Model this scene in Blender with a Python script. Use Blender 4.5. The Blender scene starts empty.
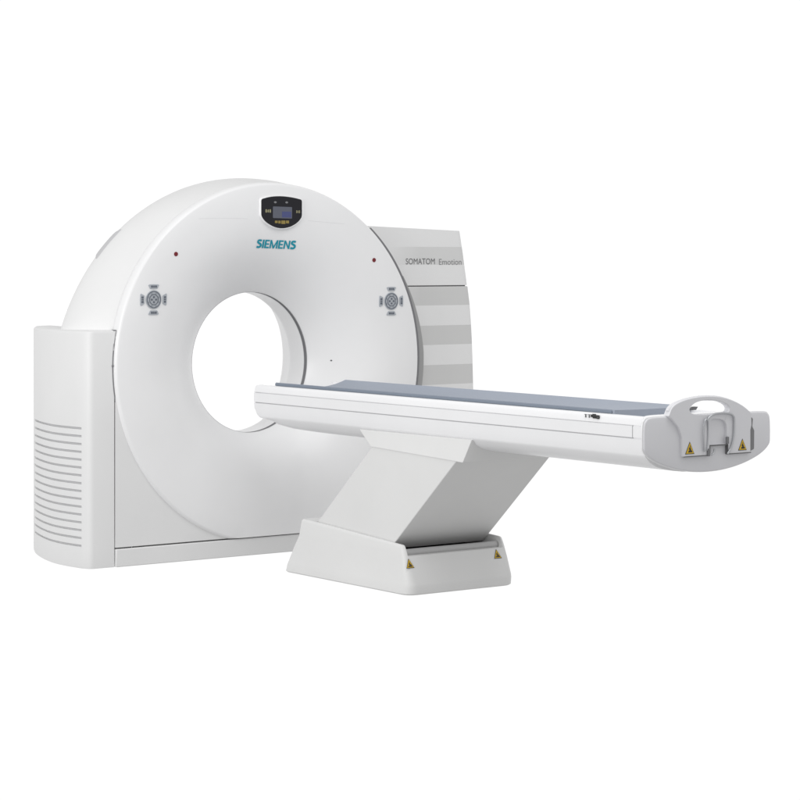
import bpy, bmesh, math
from mathutils import Vector, Matrix
C = bpy.context
S = C.scene
COL = S.collection
R = math.radians
pi = math.pi

# ------------------------------------------------------------------ materials
def material(name, rgb, rough=.4, metal=0., bump=0., scale=180., coat=0., var=.015, emit=None):
    m = bpy.data.materials.new(name); m.use_nodes = True
    nt = m.node_tree; b = nt.nodes['Principled BSDF']
    b.inputs['Roughness'].default_value = rough
    b.inputs['Metallic'].default_value = metal
    b.inputs['Coat Weight'].default_value = coat
    b.inputs['Coat Roughness'].default_value = .2
    tc = nt.nodes.new('ShaderNodeTexCoord')
    n = nt.nodes.new('ShaderNodeTexNoise'); n.inputs['Scale'].default_value = 3.1; n.inputs['Detail'].default_value = 4
    nt.links.new(tc.outputs['Object'], n.inputs['Vector'])
    r = nt.nodes.new('ShaderNodeValToRGB')
    r.color_ramp.elements[0].position = .3; r.color_ramp.elements[1].position = .7
    lo = [max(0, c*(1-var)) for c in rgb]; hi = [min(1, c*(1+var)) for c in rgb]
    r.color_ramp.elements[0].color = (*lo, 1); r.color_ramp.elements[1].color = (*hi, 1)
    nt.links.new(n.outputs['Fac'], r.inputs['Fac']); nt.links.new(r.outputs['Color'], b.inputs['Base Color'])
    if bump:
        n2 = nt.nodes.new('ShaderNodeTexNoise'); n2.inputs['Scale'].default_value = scale; n2.inputs['Detail'].default_value = 2
        nt.links.new(tc.outputs['Object'], n2.inputs['Vector'])
        bp = nt.nodes.new('ShaderNodeBump'); bp.inputs['Strength'].default_value = bump; bp.inputs['Distance'].default_value = .001
        nt.links.new(n2.outputs['Fac'], bp.inputs['Height']); nt.links.new(bp.outputs['Normal'], b.inputs['Normal'])
    if emit:
        b.inputs['Emission Color'].default_value = (*emit[0], 1); b.inputs['Emission Strength'].default_value = emit[1]
    return m

M = dict(
    white=material('gloss_white_cover', (.855, .855, .86), .36, bump=.05, coat=.15),
    cream=material('satin_white_cover', (.77, .77, .77), .5, bump=.15),
    base=material('powder_coated_base', (.74, .74, .735), .55, bump=.25, scale=260),
    side=material('table_side_white', (.85, .85, .86), .38, coat=.1),
    cap=material('pale_grey_moulding', (.725, .725, .75), .45, bump=.1),
    capedge=material('pale_grey_bracket', (.725, .725, .75), .42, bump=.1),
    mat=material('blue_grey_pad', (.33, .365, .43), .6, bump=.3, scale=90),
    matedge=material('pad_edge', (.20, .235, .29), .6),
    seam=material('dark_seam', (.13, .13, .135), .6),
    lightseam=material('light_seam', (.42, .42, .43), .6),
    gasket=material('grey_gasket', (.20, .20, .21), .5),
    black=material('black_glass', (.010, .010, .014), .25, coat=.2),
    screen=material('screen_blue', (.06, .065, .08), .2, emit=((.10, .105, .14), .4)),
    amber=material('amber_print', (.27, .20, .05), .5),
    olive=material('pale_print', (.30, .28, .16), .5),
    teal=material('teal_print', (.0, .29, .39), .45),
    ink=material('grey_ink', (.15, .15, .155), .5),
    inklight=material('pale_grey_ink', (.27, .27, .275), .5),
    blackink=material('black_ink', (.03, .03, .03), .5),
    red=material('dark_red_lens', (.17, .008, .014), .3, coat=.1),
    key=material('slate_key', (.30, .325, .36), .45),
    keyring=material('slate_ring', (.42, .445, .48), .45),
    keymark=material('key_print', (.12, .135, .165), .5),
    metal=material('brushed_steel', (.55, .56, .58), .32, metal=.8),
    roller=material('grey_bellows', (.50, .50, .50), .4),
    yellow=material('warning_yellow', (.72, .46, .02), .5),
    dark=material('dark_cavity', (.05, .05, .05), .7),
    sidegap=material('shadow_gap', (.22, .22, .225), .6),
    gapshade=material('grey_gap_shade', (.36, .36, .36), .55),  # flat grey for the shade beside the rim
    mid=material('groove_grey', (.56, .56, .57), .6),
    vent=material('vent_grille', (.54, .54, .55), .6),
)

M['black'].node_tree.nodes['Principled BSDF'].inputs['Specular IOR Level'].default_value = .25
# striped panel: printed horizontal bands (real print, at fixed heights)
def stripe_material():
    m = bpy.data.materials.new('banded_panel'); m.use_nodes = True
    nt = m.node_tree; b = nt.nodes['Principled BSDF']; b.inputs['Roughness'].default_value = .42
    g = nt.nodes.new('ShaderNodeNewGeometry'); s = nt.nodes.new('ShaderNodeSeparateXYZ')
    nt.links.new(g.outputs['Position'], s.inputs[0])
    def math_(op, a, bv, use=None):
        n = nt.nodes.new('ShaderNodeMath'); n.operation = op
        for i, v in enumerate((a, bv)):
            if hasattr(v, 'links'): nt.links.new(v, n.inputs[i])
            else: n.inputs[i].default_value = v
        return n.outputs[0]
    z = s.outputs['Z']
    total = None
    for lo, hi, k in ((1.442, 1.537, .75), (1.226, 1.3285, 1), (1.016, 1.119, 1), (.804, .909, 1), (.58, .69, 1), (.37, .47, 1)):
        a = math_('MULTIPLY', math_('GREATER_THAN', z, lo), math_('LESS_THAN', z, hi))
        a = math_('MULTIPLY', a, k)
        total = a if total is None else math_('ADD', total, a)
    x = nt.nodes.new('ShaderNodeMapRange'); x.inputs['From Min'].default_value = .80; x.inputs['From Max'].default_value = 1.0
    nt.links.new(s.outputs['X'], x.inputs['Value'])
    total = math_('MULTIPLY', total, x.outputs['Result'])
    mix = nt.nodes.new('ShaderNodeMix'); mix.data_type = 'RGBA'
    nt.links.new(total, mix.inputs['Factor'])
    mix.inputs[6].default_value = (.82, .82, .82, 1); mix.inputs[7].default_value = (.645, .645, .64, 1)
    nt.links.new(mix.outputs[2], b.inputs['Base Color'])
    return m
M['band'] = stripe_material()

# ------------------------------------------------------------------ helpers
def empty(name, loc, label, cat):
    o = bpy.data.objects.new(name, None); COL.objects.link(o); o.location = loc
    o.empty_display_size = .1
    o['label'] = label; o['category'] = cat
    return o

def obj(name, verts, faces, mat, parent, smooth=35, bevel=0., segs=2, label=None, fix=True):
    """One mesh object; coordinates are world coordinates, kept relative to the parent chain."""
    me = bpy.data.meshes.new(name); me.from_pydata([tuple(v) for v in verts], [], faces); me.update()
    if fix:
        bm = bmesh.new(); bm.from_mesh(me)
        bmesh.ops.remove_doubles(bm, verts=bm.verts, dist=1e-5)
        bmesh.ops.recalc_face_normals(bm, faces=bm.faces)
        bm.to_mesh(me); bm.free()
    me.materials.append(M[mat])
    if smooth:
        for p in me.polygons: p.use_smooth = True
        me.set_sharp_from_angle(angle=R(smooth))
    o = bpy.data.objects.new(name, me); COL.objects.link(o)
    if parent:
        o.parent = parent
        base = Vector((0, 0, 0)); q = parent
        while q: base += q.location; q = q.parent
        me.transform(Matrix.Translation(-base))
    if label: o['label'] = label
    if bevel:
        b = o.modifiers.new('bevel', 'BEVEL'); b.width = bevel; b.segments = segs; b.limit_method = 'ANGLE'; b.angle_limit = R(35)
        b.harden_normals = False
        for p in me.polygons: p.use_smooth = True
        me.set_sharp_from_angle(angle=R(60))
        w = o.modifiers.new('wn', 'WEIGHTED_NORMAL'); w.keep_sharp = True
    return o

class MB:
    def __init__(s): s.v = []; s.f = []
    def add(s, v, f):
        k = len(s.v); s.v += [tuple(a) for a in v]; s.f += [tuple(i+k for i in q) for q in f]; return s
    def box(s, x0, x1, y0, y1, z0, z1):
        v = [(x, y, z) for z in (z0, z1) for x, y in ((x0, y0), (x1, y0), (x1, y1), (x0, y1))]
        return s.add(v, [(0, 3, 2, 1), (4, 5, 6, 7), (0, 1, 5, 4), (1, 2, 6, 5), (2, 3, 7, 6), (3, 0, 4, 7)])
    def prism(s, pts, axis, a, b):
        """outline pts in the plane normal to axis, extruded a..b"""
        n = len(pts)
        def P(p, t):
            return {'y': (p[0], t, p[1]), 'x': (t, p[0], p[1]), 'z': (p[0], p[1], t)}[axis]
        v = [P(p, a) for p in pts]+[P(p, b) for p in pts]
        f = [tuple(range(n)), tuple(range(2*n-1, n-1, -1))]+[(i, (i+1) % n, n+(i+1) % n, n+i) for i in range(n)]
        return s.add(v, f)
    def tube(s, pts, r, n=10, closed=False):
        pts = [Vector(p) for p in pts]; N = len(pts); rings = []
        prev = None
        for i in range(N):
            if closed: t = pts[(i+1) % N]-pts[i-1]
            else: t = pts[min(i+1, N-1)]-pts[max(i-1, 0)]
            t.normalize()
            up = Vector((0, 1, 0)) if abs(t.y) < .9 else Vector((1, 0, 0))
            a = t.cross(up).normalized() if prev is None else (prev-t*prev.dot(t)).normalized()
            prev = a; b = t.cross(a)
            rr = r[i] if isinstance(r, (list, tuple)) else r
            rings.append([pts[i]+a*rr*math.cos(2*pi*k/n)+b*rr*math.sin(2*pi*k/n) for k in range(n)])
        v = [p for g in rings for p in g]; f = []
        for i in range(N if closed else N-1):
            j = (i+1) % N
            for k in range(n): f.append((i*n+k, i*n+(k+1) % n, j*n+(k+1) % n, j*n+k))
        if not closed: f += [tuple(range(n-1, -1, -1)), tuple((N-1)*n+k for k in range(n))]
        return s.add(v, f)
    def loft(s, secs, cap=True, closed=True):
        n = len(secs[0]); v = [p for g in secs for p in g]; f = []
        for i in range(len(secs)-1):
            for k in range(n if closed else n-1):
                f.append((i*n+k, i*n+(k+1) % n, (i+1)*n+(k+1) % n, (i+1)*n+k))
        if cap: f += [tuple(range(n-1, -1, -1)), tuple((len(secs)-1)*n+k for k in range(n))]
        return s.add(v, f)
    def build(s, name, mat, parent, **k): return obj(name, s.v, s.f, mat, parent, **k)

def smooth_curve(pts, n=6, closed=False):
    """Catmull-Rom through pts"""
    out = []; N = len(pts); P = [Vector(p) for p in pts]
    for i in range(N if closed else N-1):
        p0 = P[i-1] if (closed or i > 0) else P[0]*2-P[1]
        p1 = P[i]; p2 = P[(i+1) % N]
        p3 = P[(i+2) % N] if (closed or i+2 < N) else P[-1]*2-P[-2]
        for k in range(n):
            t = k/n
            out.append(.5*((2*p1)+(p2-p0)*t+(2*p0-5*p1+4*p2-p3)*t*t+(-p0+3*p1-3*p2+p3)*t**3))
    if not closed: out.append(P[-1])
    return out

def round_poly(pts, rad, n=5):
    out = []; N = len(pts)
    for i in range(N):
        r = rad[i] if isinstance(rad, (list, tuple)) else rad
        p = Vector(pts[i]); a = Vector(pts[i-1]); b = Vector(pts[(i+1) % N])
        if r <= 0: out.append(tuple(p)); continue
        da = (a-p); db = (b-p); la = min(r, da.length*.49); lb = min(r, db.length*.49)
        A = p+da.normalized()*la; B = p+db.normalized()*lb
        for k in range(n+1):
            t = k/n; q = A*(1-t)**2+p*2*t*(1-t)+B*t*t; out.append(tuple(q))
    return out

def text_mesh(body, size, bold=0., shear=0., spacing=1.):
    cu = bpy.data.curves.new('lettering', 'FONT'); cu.body = body; cu.size = size; cu.offset = bold
    cu.shear = shear; cu.space_character = spacing; cu.resolution_u = 4
    o = bpy.data.objects.new('lettering', cu); COL.objects.link(o)
    dg = C.evaluated_depsgraph_get(); me = bpy.data.meshes.new_from_object(o.evaluated_get(dg))
    v = [tuple(x.co) for x in me.vertices]; f = [tuple(p.vertices) for p in me.polygons]
    bpy.data.objects.remove(o); bpy.data.curves.remove(cu); bpy.data.meshes.remove(me)
    return v, f

def fit_text(body, x0, x1, h, bold=0., shear=0., spacing=1.):
    """lettering scaled to span x0..x1 with cap height h, baseline at 0, finely cut so it can follow a curve"""
    v, f = text_mesh(body, 1., bold, shear, spacing)
    bm = bmesh.new(); vs = [bm.verts.new(p) for p in v]
    for q in f:
        try: bm.faces.new([vs[i] for i in q])
        except ValueError: pass
    a = min(p[0] for p in v); b = max(p[0] for p in v); t = max(p[1] for p in v)
    for p in bm.verts: p.co = Vector((x0+(p.co.x-a)/(b-a)*(x1-x0), p.co.y/t*h, 0))
    me_v = [tuple(p.co) for p in bm.verts]; bm.verts.index_update()
    me_f = [tuple(x.index for x in q.verts) for q in bm.faces]; bm.free()
    return me_v, me_f

# ------------------------------------------------------------------ GANTRY
HC_ = 1.134; CZ = .955                                     # height of the bore axis
RO = .903; RB = .35
gantry = empty('ct_gantry', (0, .4, 0), 'white ring shaped CT scanner gantry with round bore and striped side panel', 'CT scanner')
YT = .215
def face_y(r):
    """depth of the front cover at distance r from the bore axis"""
    if r > .80: return 0. if r < .885 else 0.
    t = (.80-r)/(.80-RB)
    return YT*t**2.5

def face_pt(x, z, off=.0): return (x, face_y(math.hypot(x, z-CZ))-off, z)

# front cover: a turned ring
NSEG = 192
prof = [(RO-.012, .075), (RO-.002, .06), (RO, .045), (RO-.0015, .016), (RO-.005, .007), (RO-.010, .002), (RO-.017, 0.)]
k = 26
prof += [(.80, 0.)]+[(.80-(.80-RB)*i/k, face_y(.80-(.80-RB)*i/k)) for i in range(1, k+1)]
prof += [(RB-.004, YT+.006)]
ZCUT = .089                                   # the plinth joint cuts the ring's foot
def ring_mesh(prof, nseg=NSEG, cut=None):
    v = []; f = []; n = len(prof)
    for i in range(nseg):
        a = 2*pi*i/nseg
        for r, y in prof:
            k_ = max(0, min(1, (.80-r)/.45))**2          # the opening is a touch taller than wide
            z = CZ-.005*k_+r*math.sin(a)*(1+.028*k_)
            if cut is not None and z < cut: z = cut
            v.append((r*math.cos(a), y, z))
    for i in range(nseg):
        j = (i+1) % nseg
        for q in range(n-1): f.append((i*n+q, j*n+q, j*n+q+1, i*n+q+1))
    return v, f
v, f = ring_mesh(prof, cut=ZCUT+.003)
front = obj('front_cover', v, f, 'white', gantry, smooth=50)

# dark gap ring at the throat, liner of the bore, rear funnel
v, f = ring_mesh([(RB-.004, YT+.004), (RB+.001, YT+.012), (RB+.001, YT+.030), (RB-.003, YT+.034)])
obj('bore_gap_ring', v, f, 'gasket', gantry, smooth=40)
v, f = ring_mesh([(RB-.001, YT+.034), (RB-.004, YT+.036), (RB-.004, YT+.15), (RB-.001, YT+.172), (RB+.01, YT+.19), (.39, .47), (.45, .60), (.51, .70), (.58, .74)])
obj('bore_liner', v, f, 'white', gantry, smooth=40)

# shell behind the front cover: grows from the ring to a wider hoop, then to the back
def hoop(y, Rr, zc, n=120, bottom=.02):
    zk = 1.122                                # below the covers' tops the shell steps in and stays inside them
    a0 = math.asin((zk-zc)/Rr)
    arc = [(Rr*math.cos(a0+(pi-2*a0)*i/n), y, zc+Rr*math.sin(a0+(pi-2*a0)*i/n)) for i in range(n+1)]
    xi = min(.80, arc[0][0]-.02)
    return [(xi, y, bottom), (xi, y, zk-.002)]+arc+[(-xi, y, zk-.002), (-xi, y, bottom)]
secs = [hoop(.022, .880, CZ), hoop(.06, .893, CZ), hoop(.10, .935, .925), hoop(.15, .992, .880), hoop(.20, 1.040, .840), hoop(.245, 1.069, .815), hoop(.28, 1.082, .804), hoop(.31, 1.082, .803),
        hoop(.335, 1.070, .803), hoop(.37, 1.045, .805), hoop(.48, .965, .81), hoop(.62, .87, .83), hoop(.73, .80, .84), hoop(.75, .77, .85)]
m = MB(); m.loft(secs, cap=False, closed=False)
n = len(secs[0])
# back plate with the bore opening left clear
k0 = (len(secs)-1)*n
inner = []
for i in range(n):
    if i == 0: p = (.58, .742, .30)
    elif i == n-1: p = (-.58, .742, .30)
    else:
        a = pi*(i-1)/(n-3); p = (.58*math.cos(a), .742, CZ+.58*math.sin(a))
    inner.append(p)
kk = len(m.v); m.v += inner
for i in range(n-1): m.f.append((k0+i, k0+i+1, kk+i+1, kk+i))
m.f.append((k0, kk, kk+n-1, k0+n-1))
m.build('outer_shell', 'cream', gantry, smooth=40)
# lower half of the back opening
m = MB(); m.loft([[(.58*math.cos(-pi*i/48), .742, CZ+.58*math.sin(-pi*i/48)) for i in range(49)],
                  [(.58*math.cos(-pi*i/48), .744, .30) for i in range(49)]], cap=False, closed=False)
m.build('rear_panel', 'cream', gantry)

# handle recess on the shell's shoulder
def shell_pt(a, t):
    """a: angle, t: 0..1 along the widest band of the hoop"""
    y = .29+.16*t; Rr = 1.0845-.020*t
    return (Rr*math.cos(a), y, .803+Rr*math.sin(a))
m = MB(); A = [R(131+10.5*i/10) for i in range(11)]
secs2 = []
for i, a in enumerate(A):
    g = []
    e = .5-abs(i/10-.5); w = min(1, e*6+.3)
    for t in (-.15*w, -.1*w, 1.0*w, 1.05*w):
        y = .283+.035*t; rr = 1.0835 + (0 if t in (-.15*w, 1.05*w) else .001)
        if t in (-.15*w, 1.05*w): rr -= .006
        g.append((rr*math.cos(a), y, .803+rr*math.sin(a)))
    secs2.append(g)
m.loft(secs2, cap=True)
m.build('grip_recess', 'vent', gantry, smooth=50)

# dark strips draw the shade in the gap behind the panel-side rim, widening downwards
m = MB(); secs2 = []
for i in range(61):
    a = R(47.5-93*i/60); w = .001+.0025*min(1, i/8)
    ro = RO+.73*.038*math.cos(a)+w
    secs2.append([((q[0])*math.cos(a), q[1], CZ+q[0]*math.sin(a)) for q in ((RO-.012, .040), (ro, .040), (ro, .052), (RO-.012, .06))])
m.loft(secs2); m.build('rim_dark_gap', 'gasket', gantry, smooth=40)
m = MB(); secs2 = []  # second, wider strip: the gap's shade put in as grey
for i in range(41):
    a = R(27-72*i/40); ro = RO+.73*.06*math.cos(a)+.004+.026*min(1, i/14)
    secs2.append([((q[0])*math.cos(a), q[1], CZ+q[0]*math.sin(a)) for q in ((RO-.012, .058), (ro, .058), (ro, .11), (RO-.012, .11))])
m.loft(secs2); m.build('rim_shade', 'gapshade', gantry, smooth=40)
# and a thin dark joint between the ring and the left cover
m = MB(); secs2 = []
for i in range(41):
    a = R(168.5+22*i/40)
    secs2.append([((RO+d)*math.cos(a), y, CZ+(RO+d)*math.sin(a)) for d, y in ((-.012, .0205), (.0045, .0205), (.0045, .06), (-.012, .06))])
m.loft(secs2); m.build('rim_dark_gap', 'gasket', gantry, smooth=40)
fl = [(RO+.0032)*math.cos(R(q)) for q in (168.4,)]
pl = [((RO+.0035)*math.cos(R(168.4+q*.8)), CZ+(RO+.0035)*math.sin(R(168.4+q*.8))) for q in range(9)]
m = MB().prism([(-.900, HC_-.004), (pl[0][0], HC_-.004)]+[q for q in pl if q[1] < HC_-.006]+[(-.900, pl[-1][1])], 'y', .0195, .05); m.build('cover_edge', 'cream', gantry, smooth=0)
m = MB().box(-.8990, -.8905, .034, .07, .02, .80); m.build('cover_joint', 'seam', gantry, smooth=0)

# corner filler between ring, left cover and plinth; plinth below
def filler(x0, x1):
    return round_poly([(x0, ZCUT+.003), (x1, ZCUT+.003), (x1, .9), (x0, .9)], 0)
arc_ = [(-.886*math.cos(R(8+i*3)), CZ-.886*math.sin(R(8+i*3))) for i in range(25) if CZ-.886*math.sin(R(8+i*3)) > ZCUT+.004]
arc_ = [(-.86*math.cos(t), CZ-.86*math.sin(t)) for t in [R(-10+i*4) for i in range(29)] if CZ-.86*math.sin(t) > ZCUT+.004]
m = MB().prism([(-.8915, arc_[0][1])]+arc_+[(arc_[-1][0]+.03, ZCUT+.004), (-.8915, ZCUT+.004)], 'y', .018, .06); m.build('corner_panel', 'cream', gantry, smooth=0)
m = MB().box(-.8915, 1.05, .010, .10, .0, ZCUT-.003); m.build('plinth', 'cream', gantry, smooth=0, bevel=.004)
m = MB().box(-.893, 1.05, .030, .06, ZCUT-.006, ZCUT+.006); m.build('plinth_joint', 'seam', gantry, smooth=0)

# ---- left cover with cooling slots (real grooves in its bulging side)
plan = [(-.8965, .022), (-1.006, .022), (-1.017, .024), (-1.027, .030), (-1.035, .042), (-1.047, .07), (-1.0555, .125), (-1.0625, .185), (-1.0655, .245), (-1.063, .31),
        (-1.0575, .36), (-1.0465, .42), (-1.031, .49), (-1.012, .56), (-.988, .64), (-.955, .73), (-.915, .82), (-.88, .875), (-.83, .905), (-.78, .91)]
HC = 1.134
SL0, SL1 = 5, 15                              # the plan points between which slots run
nsl = 16; top = .668; pitch = (.668-.108)/15
zs = [0., .012]
grooves = []
for i in range(nsl):
    zc = .108+pitch*i; grooves.append((len(zs), len(zs)+1)); zs += [zc-.0052, zc+.0052]
zs += [HC-.016, HC-.005, HC]
def inset(i, d):
    p = Vector(plan[i]); a = Vector(plan[max(i-1, 0)]); b = Vector(plan[min(i+1, len(plan)-1)])
    t = (b-a).normalized(); nrm = Vector((t.y, -t.x))          # pointing outwards is (-x)
    nrm = Vector((-t.y, t.x)) if Vector((-t.y, t.x)).x > 0 else nrm
    return p+nrm*d
v = []; f = []; NP = len(plan)
for zi, z in enumerate(zs):
    for i in range(NP):
        d = .003 if z == 0. else (.004 if zi == len(zs)-2 else (.014 if zi == len(zs)-1 else 0.))
        if i == 0: q = Vector(plan[0]) if d == 0 or zi == 0 else Vector((plan[0][0], plan[0][1]+d))
        else: q = inset(i, d)
        if zi >= len(zs)-2 and i in (0, 1): q = Vector((plan[i][0], plan[i][1]+d))
        v.append((q.x, q.y, z))
base_ring = {}
fg = []; vg = []
grow = {a for a, b in grooves}
for zi in range(len(zs)-1):
    for i in range(NP-1):
        q = (zi*NP+i, zi*NP+i+1, (zi+1)*NP+i+1, (zi+1)*NP+i)
        if zi in grow and SL0 <= i < SL1: continue
        f.append(q)
k = len(v); v += [(p[0], p[1], HC) for p in []]
f.append(tuple((len(zs)-1)*NP+i for i in range(NP)))           # top
# the slot walls and floors
for zi in sorted(grow):
    kk = len(v); L_ = list(range(SL0, SL1+1))
    for z in (zs[zi]+.0012, zs[zi+1]-.0012):
        for i in L_: q = inset(i, .011); v.append((q.x, q.y, z))
    nL = len(L_)
    for j in range(nL-1):
        i = L_[j]
        f.append((kk+j, kk+j+1, kk+nL+j+1, kk+nL+j))
        f.append((zi*NP+i, zi*NP+i+1, kk+j+1, kk+j))
        f.append(((zi+1)*NP+i, (zi+1)*NP+i+1, kk+nL+j+1, kk+nL+j))
    for j in (0, nL-1):
        i = L_[j]; f.append((zi*NP+i, (zi+1)*NP+i, kk+nL+j, kk+j))
left_cover = obj('side_cover', v, f, 'cream', gantry, smooth=28, label='lower cover with rows of cooling slots')
# grille strips seen at the bottom of the slots
m = MB()
for zi in sorted(grow):
    z0, z1 = zs[zi]+.0018, zs[zi+1]-.0018
    secs2 = []
    for i in range(SL0, SL1+1):
        q = inset(i, .0095); q2 = inset(i, .0105)
        if i == SL0: q = q+Vector((0, .002)); q2 = q2+Vector((0, .002))
        secs2.append([(q.x, q.y, z0), (q.x, q.y, z1), (q2.x, q2.y, z1), (q2.x, q2.y, z0)])
    m.loft(secs2)
m.build('vent_grille', 'vent', left_cover, smooth=0)
# small latch dot by the joint
m = MB().prism([(-.906+.0045*math.cos(2*pi*i/12), .964+.0045*math.sin(2*pi*i/12)) for i in range(12)], 'y', .016, .03); m.build('cover_latch', 'gasket', gantry)

# ---- right cabinet: taller, striped, in two panels
YP = .12
def right_x(z):
    pts = [(0, 1.372), (.60, 1.372), (.78, 1.368), (1.0, 1.361), (1.2, 1.348), (1.335, 1.327), (1.50, 1.300), (1.627, 1.276)]
    for a, b in zip(pts, pts[1:]):
        if z <= b[0]: t = (z-a[0])/(b[0]-a[0]); return a[1]+(b[1]-a[1])*t
    return pts[-1][1]
def right_panel(z0, z1, dx=0., topdrop=0.):
    secs2 = []; NZ = 14
    for i in range(NZ+1):
        t = i/NZ; z = z0+(z1-z0)*t; xr = right_x(z)+dx; g = []
        for x, y in ((.60, YP), (1.0, YP), (xr-.035, YP), (xr-.014, YP+.004), (xr-.003, YP+.015), (xr, YP+.04), (xr+.004, YP+.25), (xr-.06, YP+.50), (xr-.14, YP+.58), (.60, YP+.58)):
            zz = z
            if topdrop and i == NZ: zz = z-topdrop*(x-.68)/.6
            g.append((x, y, zz))
        secs2.append(g)
    return MB().loft(secs2)
right_panel(0., 1.3265, .003).build('panel_lower', 'band', gantry, smooth=40, bevel=.004, label='lower panel printed with grey bands')
up = right_panel(1.3325, 1.645, 0., .022).build('panel_upper', 'band', gantry, smooth=40, bevel=.005, label='upper panel with lettering on a grey band')
m = MB().box(.62, 1.305, YP+.006, YP+.3, 1.3255, 1.3335); m.build('panel_joint', 'seam', gantry, smooth=0)

# lettering on the upper panel
def put_text(body, x0, x1, z0, h, y, mat, parent, name='lettering', bold=0., drop=0., shear=0., curved=False, spacing=1.):
    vt, ft = fit_text(body, x0, x1, h, bold, shear, spacing)
    out = []
    for x, zz, _ in vt:
        z = z0+zz-drop*(x-x0)
        yy = face_y(math.hypot(x, z-CZ))-.0012 if curved else y
        out.append((x, yy, z))
    return obj(name, out, ft, mat, parent, smooth=0, fix=False)
put_text('SOMATOM', .905, 1.096, 1.445, .031, YP-.0012, 'ink', up)
put_text('Emotion', 1.124, 1.275, 1.442, .031, YP-.0012, 'inklight', up)

# bold sans capitals drawn as strokes, cut fine enough to follow the curved cover
def glyph(ch):
    w = .215                                   # stroke width at cap height 1
    if ch == 'I': return .23, [[(0, 0), (.23, 0), (.23, 1), (0, 1)]]
    if ch == 'E': return .62, [[(0, 0), (.22, 0), (.22, 1), (0, 1)], [(.22, 0), (.62, 0), (.62, .18), (.22, .18)], [(.22, .41), (.57, .41), (.57, .58), (.22, .58)], [(.22, .82), (.61, .82), (.61, 1), (.22, 1)]]
    if ch == 'N': return .80, [[(0, 0), (.2, 0), (.2, 1), (0, 1)], [(.6, 0), (.8, 0), (.8, 1), (.6, 1)], [(.2, 1), (.2, .68), (.6, 0), (.6, .32)]]
    if ch == 'M': return 1.04, [[(0, 0), (.19, 0), (.19, 1), (0, 1)], [(.85, 0), (1.04, 0), (1.04, 1), (.85, 1)], [(.19, 1), (.19, .62), (.43, 0), (.52, 0), (.52, .26)], [(.85, 1), (.52, .26), (.52, 0), (.61, 0), (.85, .62)]]
    c = [(.60, .855), (.50, .895), (.36, .91), (.20, .885), (.115, .79), (.115, .685), (.21, .60), (.34, .54), (.48, .47), (.565, .37), (.55, .22), (.44, .12), (.28, .09), (.14, .105), (.03, .155)]
    P = smooth_curve([Vector(p) for p in c], 3); L_ = []; polys = []
    for i, p in enumerate(P):
        t = (P[min(i+1, len(P)-1)]-P[max(i-1, 0)]).normalized(); nn = Vector((-t.y, t.x))*.118; L_.append((p+nn, p-nn))
    for a, b in zip(L_, L_[1:]): polys.append([tuple(a[0]), tuple(a[1]), tuple(b[1]), tuple(b[0])])
    return .67, polys
def word_on_cover(word, x0, x1, z0, h, drop, lean, gap=.13):
    adv = 0; out = []
    for ch in word:
        w, polys = glyph(ch); out += [[(x+adv, y) for x, y in q] for q in polys]; adv += w+gap
    adv -= gap; v = []; f = []
    for q in out:
        k_ = len(v)
        for x, y in q:
            X_ = x0+(x+lean*y)/adv*(x1-x0); Z_ = z0+y*h-drop*(X_-x0)
            v.append((X_, face_y(math.hypot(X_, Z_-CZ))-.0014, Z_))
        f.append(tuple(range(k_, k_+len(q))))
    return obj('lettering', v, f, 'teal', front, smooth=0, fix=False)
# ---- maker's lettering and things on the front cover
word_on_cover('SIEMENS', -.084, .148, 1.530, .042, .030, -.02, .085)

def slab_on_face(pts, off, thick, smooth_=0):
    """outline (x,z) laid on the front cover: proud by off, going thick into it"""
    m = MB(); n = len(pts)
    a = [face_pt(x, z, off) for x, z in pts]; b = [face_pt(x, z, off-thick) for x, z in pts]
    return m.add(a+b, [tuple(range(n)), tuple(range(2*n-1, n-1, -1))]+[(i, (i+1) % n, n+(i+1) % n, n+i) for i in range(n)])
DXC = .041
disp = [(-.080, 1.772), (-.024, 1.786), (.042, 1.789), (.108, 1.783), (.162, 1.772), (.162, 1.686), (.138, 1.658), (.092, 1.634), (.038, 1.626), (-.010, 1.635), (-.058, 1.661), (-.080, 1.688)]
dr = round_poly(disp, [.010, .03, .03, .03, .010, .012, .02, .03, .03, .03, .02, .012], 4)
def scaled(pts, s, c=(.041, 1.71)): return [(c[0]+(x-c[0])*s, c[1]+(z-c[1])*s) for x, z in pts]
hz = MB().loft([[(x, .01, z) for x, z in scaled(dr, 1.075)], [(x, -.001, z) for x, z in scaled(dr, 1.068)], [(x, -.005, z) for x, z in scaled(dr, 1.05)], [(x, -.0085, z) for x, z in scaled(dr, 1.03)], [(x, -.0085, z) for x, z in scaled(dr, 1.015)], [(x, -.007, z) for x, z in scaled(dr, 1.0)]])
housing = hz.build('display_housing', 'white', gantry, smooth=60)
m = MB().prism(scaled(dr, 1.005), 'y', -.0080, .005); glass = m.build('display_panel', 'black', housing)
m = MB().prism(round_poly([(-.012, 1.679), (.102, 1.677), (.102, 1.735), (-.012, 1.737)], .004, 2), 'y', -.0090, -.007); m.build('screen', 'screen', glass)
m = MB().prism([(.042, 1.683), (.097, 1.682), (.097, 1.712), (.042, 1.712)], 'y', -.0096, -.0085)
M['screen2'] = material('screen_field', (.04, .05, .14), .2, emit=((.05, .055, .12), .4))
m.build('screen_field', 'screen2', glass)
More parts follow.
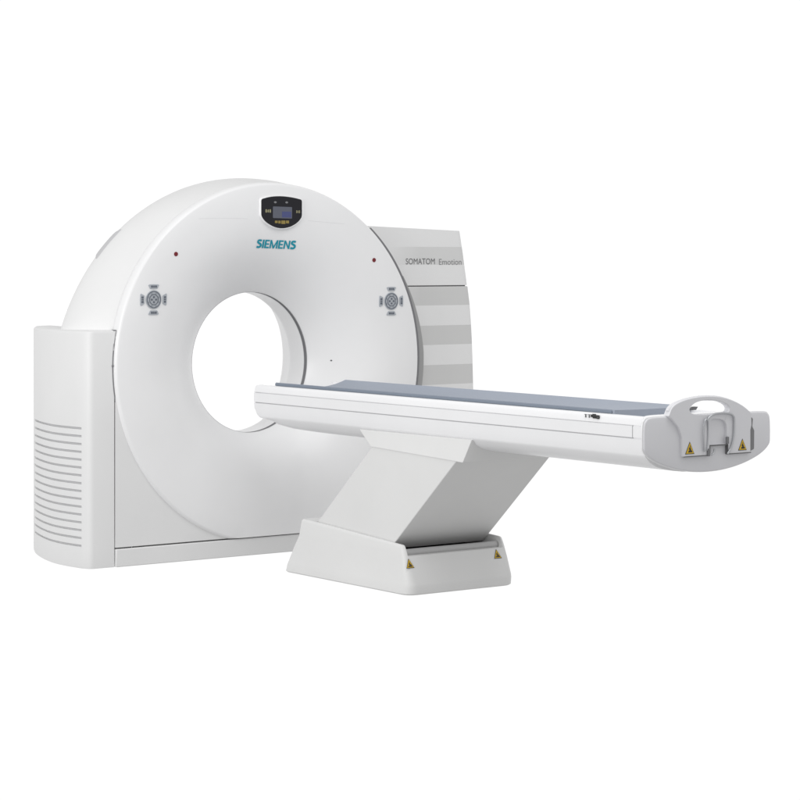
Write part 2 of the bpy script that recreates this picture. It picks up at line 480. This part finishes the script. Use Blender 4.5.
for cx, cz, w, h, mt in ((-.040, 1.714, .036, .016, 'olive'), (.139, 1.712, .026, .014, 'olive')):
    m = MB()
    for q in range(3):
        x0 = cx-w/2+q*w/3; m.prism([(x0+.002, cz-h/2+.002*(q % 2)), (x0+w/3-.002, cz-h/2), (x0+w/3-.002, cz+h/2), (x0+.002, cz+h/2-.003*(q % 2))], 'y', -.0090, -.0075)
    m.build('display_mark', mt, glass, smooth=0)
m = MB()
for x0, x1, z0, z1 in ((.000, .016, 1.654, 1.666), (.020, .034, 1.652, 1.666), (.038, .062, 1.650, 1.667), (.066, .084, 1.653, 1.667)):
    m.prism([(x0, z0), (x1, z0), (x1, z1), (x0, z1)], 'y', -.0090, -.0075)
m.build('display_mark', 'amber', glass, smooth=0)
for cx in (.002, .070):
    m = MB().prism([(cx+.008*math.cos(2*pi*i/16), 1.758+.005*math.sin(2*pi*i/16)) for i in range(16)], 'y', -.0090, -.0075)
    m.build('display_button', 'gasket', glass)

# fine joint lines of the top service cover, either side of the display
def face_line(pts, w, name, mat='lightseam'):
    m = MB(); P = [Vector(p) for p in pts]; secs2 = []
    for i, p in enumerate(P):
        t = (P[min(i+1, len(P)-1)]-P[max(i-1, 0)]).normalized(); nn = Vector((-t.y, t.x))*w/2
        a, b = p+nn, p-nn
        secs2.append([face_pt(a.x, a.y, .0006), face_pt(b.x, b.y, .0006), face_pt(b.x, b.y, -.002), face_pt(a.x, a.y, -.002)])
    m.loft(secs2); return m.build(name, mat, front, smooth=0)
M['fine'] = material('fine_joint', (.77, .77, .78), .5)
face_line([(-.44+i*.0575, 1.672+.004*math.sin(i/6*3)) for i in range(6)], .002, 'service_joint', 'fine')
face_line([(.205+i*.045, 1.668-.003*i) for i in range(6)], .002, 'service_joint', 'fine')

# laser windows
for x, z in ((-.568, 1.499), (.614, 1.468)):
    m = slab_on_face([(x+.0108*math.cos(2*pi*i/24), z+.0108*math.sin(2*pi*i/24)) for i in range(24)], .002, .01)
    m.build('laser_window', 'red', gantry, smooth=50)
m = slab_on_face([(.434+.004*math.cos(2*pi*i/12), .95+.004*math.sin(2*pi*i/12)) for i in range(12)], .001, .006); m.build('microphone_hole', 'seam', gantry)

# control clusters: round pad with keys, and four outer keys
def cluster(cx, cz, sy):
    pad = [(cx+.0435*math.cos(2*pi*i/40), cz+.0455*math.sin(2*pi*i/40)) for i in range(40)]
    p = slab_on_face(pad, .004, .02).build('control_pad', 'keyring', gantry, smooth=50)
    for rr, w in ((.036, .0035), (.0225, .003)):
        m = MB(); secs2 = []
        for i in range(41):
            a = 2*pi*i/40
            secs2.append([face_pt(cx+r_*math.cos(a), cz+r_*1.04*math.sin(a), o_) for r_, o_ in ((rr, .004), (rr, .0052), (rr+w, .0052), (rr+w, .004))])
        m.loft(secs2, cap=False); m.build('pad_ring', 'keymark', p, smooth=50)
    for i in range(8):
        a = 2*pi*(i+.5)/8; r_ = .0305
        x, z = cx+r_*math.cos(a), cz+r_*1.04*math.sin(a)
        slab_on_face([(x+.0045*math.cos(2*pi*q/10), z+.0045*math.sin(2*pi*q/10)) for q in range(10)], .006, .006).build('key', 'key', p, smooth=0)
    for i in range(4):
        a = pi/2*i; x, z = cx+.012*math.cos(a), cz+.012*math.sin(a)
        slab_on_face([(x+.005*math.cos(2*pi*q/10), z+.005*math.sin(2*pi*q/10)) for q in range(10)], .006, .006).build('key', 'keymark', p, smooth=0)
    # outer keys: wide on the outside, curved inner edge
    for k_ in range(4):
        a = pi/2*k_; d0, d1 = (.052, .074) if k_ % 2 == 0 else (.052, .073)
        ca, sa = math.cos(a), math.sin(a)
        loc = [(d0, -.018), (d0+.004, -.022), (d1-.003, -.029), (d1, -.024), (d1+.001, 0), (d1, .024), (d1-.003, .029), (d0+.004, .022), (d0, .018)]
        pts = [(cx+u*ca-w*sa, cz+u*sa+w*ca) for u, w in loc]
        o_ = slab_on_face(pts, .004, .016).build('direction_key', 'keyring', gantry, smooth=40)
        m = MB()
        for w0, w1 in ((-.016, -.006), (-.003, .003), (.006, .016)):
            q = [(cx+u*ca-w*sa, cz+u*sa+w*ca) for u, w in ((d0+.006, w0), (d1-.005, w0), (d1-.005, w1), (d0+.006, w1))]
            n_ = slab_on_face(q, .0052, .003); m.add(n_.v, n_.f)
        m.build('key_symbol', 'keymark', o_, smooth=0)
cluster(-.693, 1.279, 1); cluster(.723, 1.255, 1)

# ------------------------------------------------------------------ PATIENT TABLE
table = empty('patient_table', (0, -1.3, 0), 'long white patient table with blue grey pad on a slanted lifting column', 'medical table')

# base: tapered foot
def base_section(z, t):
    """t: 0 at floor .. 1 at top"""
    xw = .340-.052*t
    yb = -.636-.088*t; yf = -1.612+.0*t
    return xw, yb
m = MB()
rows = []
def base_row(z, xw, yb, yf, rf, rb=.03, dz=0.):
    pts = round_poly([(-xw, yb), (-xw, yf), (xw, yf), (xw, yb)], [rb, rf, rf, rb], 7)
    return [(x, y, z+dz*(y-yb)) for x, y in pts]
# solid body up to the lip, then the upper body with the slanted front
zt_b, zt_f = .250, .207
slope = (zt_f-zt_b)/(-1.47+.74)
def top_row(xw, yb, yf, rf, drop):
    return [(x, y, .2545+(y+.70)*.0575-drop) for x, y, _ in base_row(0, xw, yb, yf, rf, .02)]
secs2 = [base_row(-.006, .295, -.557, -1.536, .056), base_row(.0, .302, -.550, -1.545, .058), base_row(.030, .3015, -.560, -1.548, .056),
         base_row(.044, .299, -.566, -1.545, .048), base_row(.12, .293, -.608, -1.515, .032), base_row(.175, .288, -.642, -1.4925, .024),
         top_row(.2855, -.664, -1.481, .020, .012), top_row(.2835, -.670, -1.476, .018, .004), top_row(.280, -.678, -1.468, .014, .0006), top_row(.277, -.683, -1.464, .012, 0.)]
m.loft(secs2, cap=True)
body = m.build('base_cover', 'base', table, smooth=42)
# the opening the column drops into: cut out of the cover, open to the front above the apron
cutter = MB().prism([(-1.70, .1625), (-1.44, .1625), (-1.44, .10), (-.77, .10), (-.77, .40), (-1.70, .40)], 'x', -.269, .269).build('cutter', 'base', table, smooth=0)
bo = body.modifiers.new('cut', 'BOOLEAN'); bo.operation = 'DIFFERENCE'; bo.object = cutter; bo.solver = 'EXACT'
C.view_layer.update()
me_ = bpy.data.meshes.new_from_object(body.evaluated_get(C.evaluated_depsgraph_get()))
body.modifiers.clear(); body.data = me_; me_.name = 'base_cover'
bpy.data.objects.remove(cutter)
me_.set_sharp_from_angle(angle=R(35))
# grey shaft cover (bellows roller) in the front opening with dark gap behind
m = MB().tube([(-.262, -1.450, .172), (-.13, -1.450, .172), (.13, -1.450, .172), (.262, -1.450, .172)], .0165, 20); m.build('roller', 'roller', table, smooth=50)
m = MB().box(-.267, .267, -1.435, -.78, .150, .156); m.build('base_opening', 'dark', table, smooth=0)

# lifting column
m = MB().prism([(-.70, .18), (-1.357, .18), (-1.842, .605), (-1.84, .612), (-1.26, .634), (-1.221, .631)], 'x', -.265, .265)
m.build('lifting_column', 'base', table, smooth=0, bevel=.006)
# saddle under the table
m = MB().add([(-.270, -1.213, .628), (.270, -1.213, .628), (.270, -1.894, .6045), (-.270, -1.894, .6045),
             (-.2515, -1.098, .700), (.2515, -1.098, .700), (.2515, -1.934, .705), (-.2515, -1.934, .705)],
            [(0, 1, 2, 3), (7, 6, 5, 4), (0, 4, 5, 1), (1, 5, 6, 2), (2, 6, 7, 3), (3, 7, 4, 0)])
m.build('saddle', 'base', table, smooth=0, bevel=.003)

# table body: long moulded beam, rounded under, lofted along y
def sect(y, zt=.862, z1=.709, zb=.638, xs=.25, f=1.):
    half = [(.0, zb), (.05*f, zb+.002), (.10*f, zb+.008), (.15*f, zb+.017), (.19*f, zb+.028), (.222*f, zb+.045), (xs-.008, z1-.006), (xs-.002, z1), (xs, z1+.006),
            (xs+.0035, .745), (xs+.006, .7755), (xs+.0025, .7765), (xs+.0025, .7795), (xs+.0065, .7805), (xs+.0065, .8245), (xs+.0025, .8255), (xs+.0025, .8275), (xs+.005, .829), (xs, .850), (xs-.004, .857), (xs-.012, zt), (xs-.036, zt), (xs-.038, .836), (.0, .836)]
    half = [(x, max(z, z1+.001) if i > 8 else z) for i, (x, z) in enumerate(half)]
    right_ = half; left_ = [(-x, z) for x, z in reversed(half[1:-1])]
    return [(x, y, z) for x, z in right_+left_]
ys = [(-.213, .80, .785, .236), (-.2132, .77, .755, .244)]
for i in range(7):
    th = pi/2*i/6; ys.append((-.2135-.047*(1-math.cos(th)), .752-.043*math.sin(th), .728-.055*math.sin(th), .249))
ys += [(-.29, .709, .661, .25), (-.33, .709, .647, .25), (-.40, .709, .640, .25), (-.55, .709, .637, .25), (-.9, .709, .636, .25),
      (-1.1, .709, .638, .25), (-1.9, .709, .638, .25), (-2.6, .709, .638, .25), (-2.95, .709, .638, .25), (-3.03, .709, .638, .25)]
m = MB(); secs2 = []
for y, z1, zb, xs in ys:
    g = sect(y, z1=z1, zb=zb, xs=xs, f=1.)
    secs2.append(g)
m.loft(secs2); bed = m.build('table_body', 'side', table, smooth=30)
# dark joints sunk along the long sides
for s in (-1, 1):
    for z, mt in ((.8265, 'mid'), (.778, 'lightseam')):
        m = MB().box(min(s*.2522, s*.2532), max(s*.2522, s*.2532), -2.965, -.225, z-.0012, z+.0012); m.build('side_joint', mt, bed, smooth=0)
    m = MB().box(min(s*.250, s*.2576), max(s*.250, s*.2576), -2.968, -2.965, .7785, .8265); m.build('side_joint', 'lightseam', bed, smooth=0)

# cradle / pad: shallow trough
def cradle_row(y, w=.206, zt=.878, zc=.846, th=.016):
    top_ = []; N = 20
    for i in range(N+1):
        u = -1+2*i/N; x = w*u; top_.append((x, y, zc+(zt-zc)*abs(u)**2.6))
    bot = [(w-.001, y, .838), (-w+.001, y, .838)]
    return top_+bot
m = MB().loft([cradle_row(-.33, .204), cradle_row(-.335, .206), cradle_row(-2.15, .206), cradle_row(-2.45, .206, zc=.857), cradle_row(-2.795, .206, zc=.8745), cradle_row(-2.80, .202, zt=.8765, zc=.874)])
m.build('cradle_pad', 'mat', table, smooth=40)
for s in (-1, 1):
    m = MB().box(min(s*.2065, s*.2105), max(s*.2065, s*.2105), -2.79, -.333, .8625, .8745); m.build('pad_rail', 'matedge', table, smooth=0, bevel=.001)

# rating mark on the side of the table
m = MB()
xx = -.2555
def side_box(y0, y1, z0, z1): m.box(xx-.0008, xx+.003, min(y0, y1), max(y0, y1), z0, z1)
for y0 in (-2.675, -2.697): side_box(y0-.001, y0-.014, .8545-.0, .8565); side_box(y0-.006, y0-.009, .843, .8545)
m.build('maker_mark', 'ink', bed, smooth=0)
m = MB()
for a in ((-2.716, -2.724, .846, .857), (-2.726, -2.744, .852, .860), (-2.728, -2.734, .842, .852), (-2.738, -2.744, .842, .852), (-2.749, -2.753, .841, .856), (-2.753, -2.764, .852, .856), (-2.753, -2.764, .841, .845), (-2.760, -2.766, .843, .855)):
    side_box(*a)
m.build('maker_mark', 'blackink', bed, smooth=0)

# ---- foot end moulding
DX = -.020
cap_out = [(-.345, .770), (-.338, .735), (-.288, .699), (-.20, .668), (-.10, .649), (0, .643), (.10, .649), (.20, .668), (.288, .699), (.338, .735), (.345, .770), (.343, .838), (.333, .860), (.308, .870),
           (.20, .872), (0, .872), (-.20, .872), (-.308, .870), (-.333, .860), (-.343, .838)]
capc = [tuple(p) for p in smooth_curve([Vector(p) for p in cap_out], 4, True)]
def cap_row(y, sx, sz, c=.765): return [(x*sx, y, c+(z-c)*sz) for x, z in capc]
# pale collar between table and moulding
rows = []
for i in range(7):
    t = i/6; rows.append(cap_row(-3.018-.097*t, .748+.252*t, .975+.025*t))
rows = [cap_row(-3.010, .70, .93)]+rows+[cap_row(-3.1185, .997, .996), cap_row(-3.1195, .985, .975)]
m = MB().loft(rows)
m.build('end_collar', 'side', table, smooth=50)
m = MB().loft([cap_row(-3.11, .982, .97), cap_row(-3.1215, .982, .97), cap_row(-3.1245, .975, .96), cap_row(-3.1255, .965, .94)])
cap = m.build('end_moulding', 'cap', table, smooth=50)

YC = -3.125
# handle bracket: arched plate with a hand hole and a notch for the latch
arch = [(-.152, .711), (-.154, .79), (-.172, .826), (-.206, .860), (-.224, .872)] + [(x+DX, z) for x, z in ((-.181, .908), (-.129, .929), (-.054, .940), (.010, .9415), (.075, .936), (.140, .920), (.195, .897), (.240, .868))] + [(.222, .82), (.216, .80), (.216, .711),
        (.090, .711), (.090, .748), (-.006, .748), (-.006, .711)]
top_arc = smooth_curve([Vector(p) for p in arch[4:13]], 5)
outline = [Vector(p) for p in arch[:4]]+top_arc+[Vector(p) for p in arch[13:]]
hole = smooth_curve([Vector((x+DX, z)) for x, z in ((-.092, .897), (-.060, .919), (.001, .927), (.064, .920), (.106, .906), (.122, .888), (.105, .8745), (.032, .871), (-.044, .872), (-.083, .880))], 5, True)
slot = [Vector(p) for p in round_poly([(-.046, .722), (-.020, .722), (-.018, .838), (-.030, .848), (-.044, .838)], .010, 4)]
window = [Vector(p) for p in round_poly([(-.004, .752), (.086, .752), (.086, .832), (.060, .850), (-.004, .853)], [.002, .002, .03, .03, .02], 4)]
def plate(outline, holes, y0, y1):
    """plate with holes, filled by triangulation, front y0, back y1"""
    bm = bmesh.new(); loops = []
    for lp in [outline]+holes:
        vs = [bm.verts.new((p[0], y0, p[1])) for p in lp]; loops.append(vs)
        for i in range(len(vs)): bm.edges.new((vs[i], vs[(i+1) % len(vs)]))
    bmesh.ops.triangle_fill(bm, edges=bm.edges[:], use_beauty=True, use_dissolve=False)
    front_faces = bm.faces[:]
    r_ = bmesh.ops.extrude_face_region(bm, geom=front_faces)
    for e in r_['geom']:
        if isinstance(e, bmesh.types.BMVert): e.co.y = y1
    bmesh.ops.recalc_face_normals(bm, faces=bm.faces)
    bm.verts.index_update()
    v = [tuple(a.co) for a in bm.verts]; f = [tuple(a.index for a in q.verts) for q in bm.faces]; bm.free()
    return v, f
v, f = plate(outline, [hole, window], YC-.014, YC+.018)
brk = obj('handle_bracket', v, f, 'capedge', table, smooth=30, bevel=.005, segs=3)
# grip bar: rounded rim on the arch
m = MB().tube([(p.x, YC+.002, p.y-.007) for p in top_arc[3:-3]], .0105, 12); m.build('hand_grip', 'capedge', brk, smooth=60)
# recess plate in the window, with the notch's dark line
m = MB().box(-.008, .092, YC-.001, YC+.004, .745, .86); m.build('window_plate', 'cap', brk, smooth=0)
for a in ((-.006, .090, .7455, .7495), (-.008, -.0045, .711, .7485), (.0885, .092, .711, .7485), (-.14, -.006, .7085, .712), (.090, .217, .7085, .712)):
    m = MB().box(a[0], a[1], YC-.0155, YC-.002, a[2], a[3]); m.build('bracket_joint', 'seam', brk, smooth=0)
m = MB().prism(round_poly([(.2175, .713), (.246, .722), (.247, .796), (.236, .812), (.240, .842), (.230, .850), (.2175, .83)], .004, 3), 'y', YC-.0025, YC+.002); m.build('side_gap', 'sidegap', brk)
# wire latches
p = [(-.040, .726), (-.046, .76), (-.049, .80), (-.046, .838), (-.034, .853), (-.022, .846), (-.018, .82), (-.019, .77), (-.024, .73)]
m = MB().tube([(q.x, YC-.020-.004*math.sin(i/8), q.y) for i, q in enumerate(smooth_curve([Vector(a) for a in p], 5))], .0036, 8); m.build('wire_latch', 'metal', brk, smooth=60)
p = [(.084, .712), (.104, .738), (.117, .78), (.120, .82), (.119, .852), (.106, .866), (.075, .872), (.02, .872), (-.012, .862), (-.026, .846)]
m = MB().tube([(q.x, YC-.020, q.y) for i, q in enumerate(smooth_curve([Vector(a) for a in p], 5))], .0042, 8); m.build('wire_latch', 'metal', brk, smooth=60)
for x, z, h in ((-.016, .722, .03), (.086, .765, .028)):
    m = MB().box(x-.007, x+.005, YC-.022, YC-.012, z-h/2, z+h/2); m.build('latch_pivot', 'gasket', brk, smooth=0, bevel=.002)
m = MB().tube([(-.015, YC-.018, .735), (-.013, YC-.018, .716), (.0, YC-.018, .712), (.012, YC-.018, .718), (.016, YC-.018, .735)], .004, 8); m.build('wire_latch', 'metal', brk, smooth=60)
# small lock inside the hand hole and the crease of the shoulder
m = MB().prism([(-.098, .889), (-.076, .902), (-.060, .902), (-.070, .890)], 'y', YC-.004, YC+.016); m.build('release_catch', 'gasket', brk, smooth=0)

# warning labels: yellow triangle with black edge and sign
def warning(P, U, V, N, s, parent, mark):
    """P lower left corner, U across, V up, N outward; s = width"""
    P, U, V, N = map(Vector, (P, U, V, N)); U.normalize(); V.normalize(); N.normalize()
    def q(u, v_, o): return P+U*u*s+V*v_*s+N*o
    def tri(k0, o0, o1):
        c = (.5, .38); pts = [(0, 0), (1, 0), (.5, 1.0)]
        pts = [(c[0]+(a-c[0])*k0, c[1]+(b-c[1])*k0) for a, b in pts]
        return MB().loft([[q(a, b, o0) for a, b in pts], [q(a, b, o1) for a, b in pts]])
    t = tri(1., -.001, .0008).build('warning_label', 'blackink', parent, smooth=0, label='triangular yellow warning label')
    tri(.86, .0008, .0014).build('label_field', 'yellow', t, smooth=0)
    m = MB()
    for poly in mark: m.loft([[q(a, b, .0014) for a, b in poly], [q(a, b, .0019) for a, b in poly]])
    m.build('label_symbol', 'blackink', t, smooth=0)
hand = [[(.30, .14), (.78, .14), (.70, .30), (.36, .30)], [(.44, .30), (.64, .30), (.60, .46), (.46, .46)], [(.36, .40), (.42, .36), (.50, .52), (.46, .58)], [(.50, .46), (.56, .46), (.55, .70), (.50, .70)]]
crush = [[(.22, .12), (.80, .12), (.80, .22), (.22, .22)], [(.34, .22), (.42, .22), (.46, .54), (.40, .56)], [(.46, .22), (.56, .22), (.54, .66), (.49, .66)], [(.60, .22), (.74, .26), (.62, .44), (.56, .40)]]
warning((-.138, YC-.0145, .720), (1, 0, 0), (0, 0, 1), (0, -1, 0), .048, brk, hand)
warning((.147, YC-.0145, .721), (1, 0, 0), (0, 0, 1), (0, -1, 0), .046, brk, hand)
sv = Vector((0, .0265, .070)).normalized(); sn = Vector((0, -.070, .0265)).normalized()
def on_slope(z): return -1.5455+(z-.044)*(.030/.076)
for x, z in ((-.292, .113), (.203, .118)):
     warning((x, on_slope(z)-.0005, z), (1, 0, 0), sv, sn, .043, body, crush)

# ------------------------------------------------------------------ world, lamps, camera
w = bpy.data.worlds.new('World'); S.world = w; w.use_nodes = True
nt = w.node_tree; bg = nt.nodes['Background']
tc = nt.nodes.new('ShaderNodeTexCoord'); sp = nt.nodes.new('ShaderNodeSeparateXYZ'); nt.links.new(tc.outputs['Generated'], sp.inputs[0])
rp = nt.nodes.new('ShaderNodeValToRGB'); mr = nt.nodes.new('ShaderNodeMapRange')
mr.inputs['From Min'].default_value = -1; mr.inputs['From Max'].default_value = 1
nt.links.new(sp.outputs['Z'], mr.inputs['Value']); nt.links.new(mr.outputs['Result'], rp.inputs['Fac'])
cr = rp.color_ramp
def el(z, c):
    e = cr.elements.new((z+1)/2); e.color = (c, c, c, 1)
cr.elements[0].color = (0, 0, 0, 1); cr.elements[1].color = (0, 0, 0, 1)
el(-.62, 0); el(-.38, 1); el(.30, 1); el(.50, 0)
# world is white where the camera looks; unseen directions dimmed to shape the light
dt = nt.nodes.new('ShaderNodeVectorMath'); dt.operation = 'DOT_PRODUCT'; nt.links.new(tc.outputs['Generated'], dt.inputs[0]); dt.inputs[1].default_value = (.589, .808, 0)
m2 = nt.nodes.new('ShaderNodeMapRange'); m2.interpolation_type = 'SMOOTHSTEP'; m2.inputs['From Min'].default_value = .05; m2.inputs['From Max'].default_value = .65
nt.links.new(dt.outputs['Value'], m2.inputs['Value'])
mu = nt.nodes.new('ShaderNodeMath'); mu.operation = 'MULTIPLY'; nt.links.new(m2.outputs['Result'], mu.inputs[0]); nt.links.new(rp.outputs['Color'], mu.inputs[1])
m3 = nt.nodes.new('ShaderNodeMapRange'); m3.interpolation_type = 'SMOOTHSTEP'; m3.inputs['From Min'].default_value = -.6; m3.inputs['From Max'].default_value = .3
m3.inputs['To Min'].default_value = DOWN = .50; m3.inputs['To Max'].default_value = UP = .645
nt.links.new(sp.outputs['Z'], m3.inputs['Value'])
mx = nt.nodes.new('ShaderNodeMix'); mx.data_type = 'FLOAT'
nt.links.new(mu.outputs[0], mx.inputs[0]); nt.links.new(m3.outputs['Result'], mx.inputs[2]); mx.inputs[3].default_value = 1.04
nt.links.new(mx.outputs[0], bg.inputs['Color']); bg.inputs['Strength'].default_value = 1.0

def area(name, loc, target, size, power, color=(1, 1, 1)):
    l = bpy.data.lights.new(name, 'AREA'); l.shape = 'RECTANGLE'; l.size = size[0]; l.size_y = size[1]; l.energy = power; l.color = color
    o = bpy.data.objects.new(name, l); COL.objects.link(o); o.location = loc
    d = Vector(target)-Vector(loc); o.rotation_euler = d.to_track_quat('-Z', 'Y').to_euler()
    return o
area('softbox_left', (-6.5, -1.6, 2.2), (0, -.8, .8), (3.0, 2.6), 150)
area('softbox_top', (-.6, -3.4, 4.6), (0, -.6, .8), (3.6, 3), 74)

cam = bpy.data.cameras.new('camera'); co = bpy.data.objects.new('camera', cam); COL.objects.link(co); S.camera = co
co.location = (-6.40008, -9.84382, 1.49803)
co.rotation_euler = (R(90)-.00132945, 0, -.630187)
cam.sensor_width = 36; cam.sensor_fit = 'HORIZONTAL'; cam.lens = 2343.53/800*36
cam.shift_y = 142.646/800*-1
cam.clip_end = 200; cam.clip_start = .1
S.view_settings.view_transform = 'Standard'; S.view_settings.look = 'None'; S.view_settings.gamma = 1; S.view_settings.exposure = 0
S.cycles.max_bounces = 8
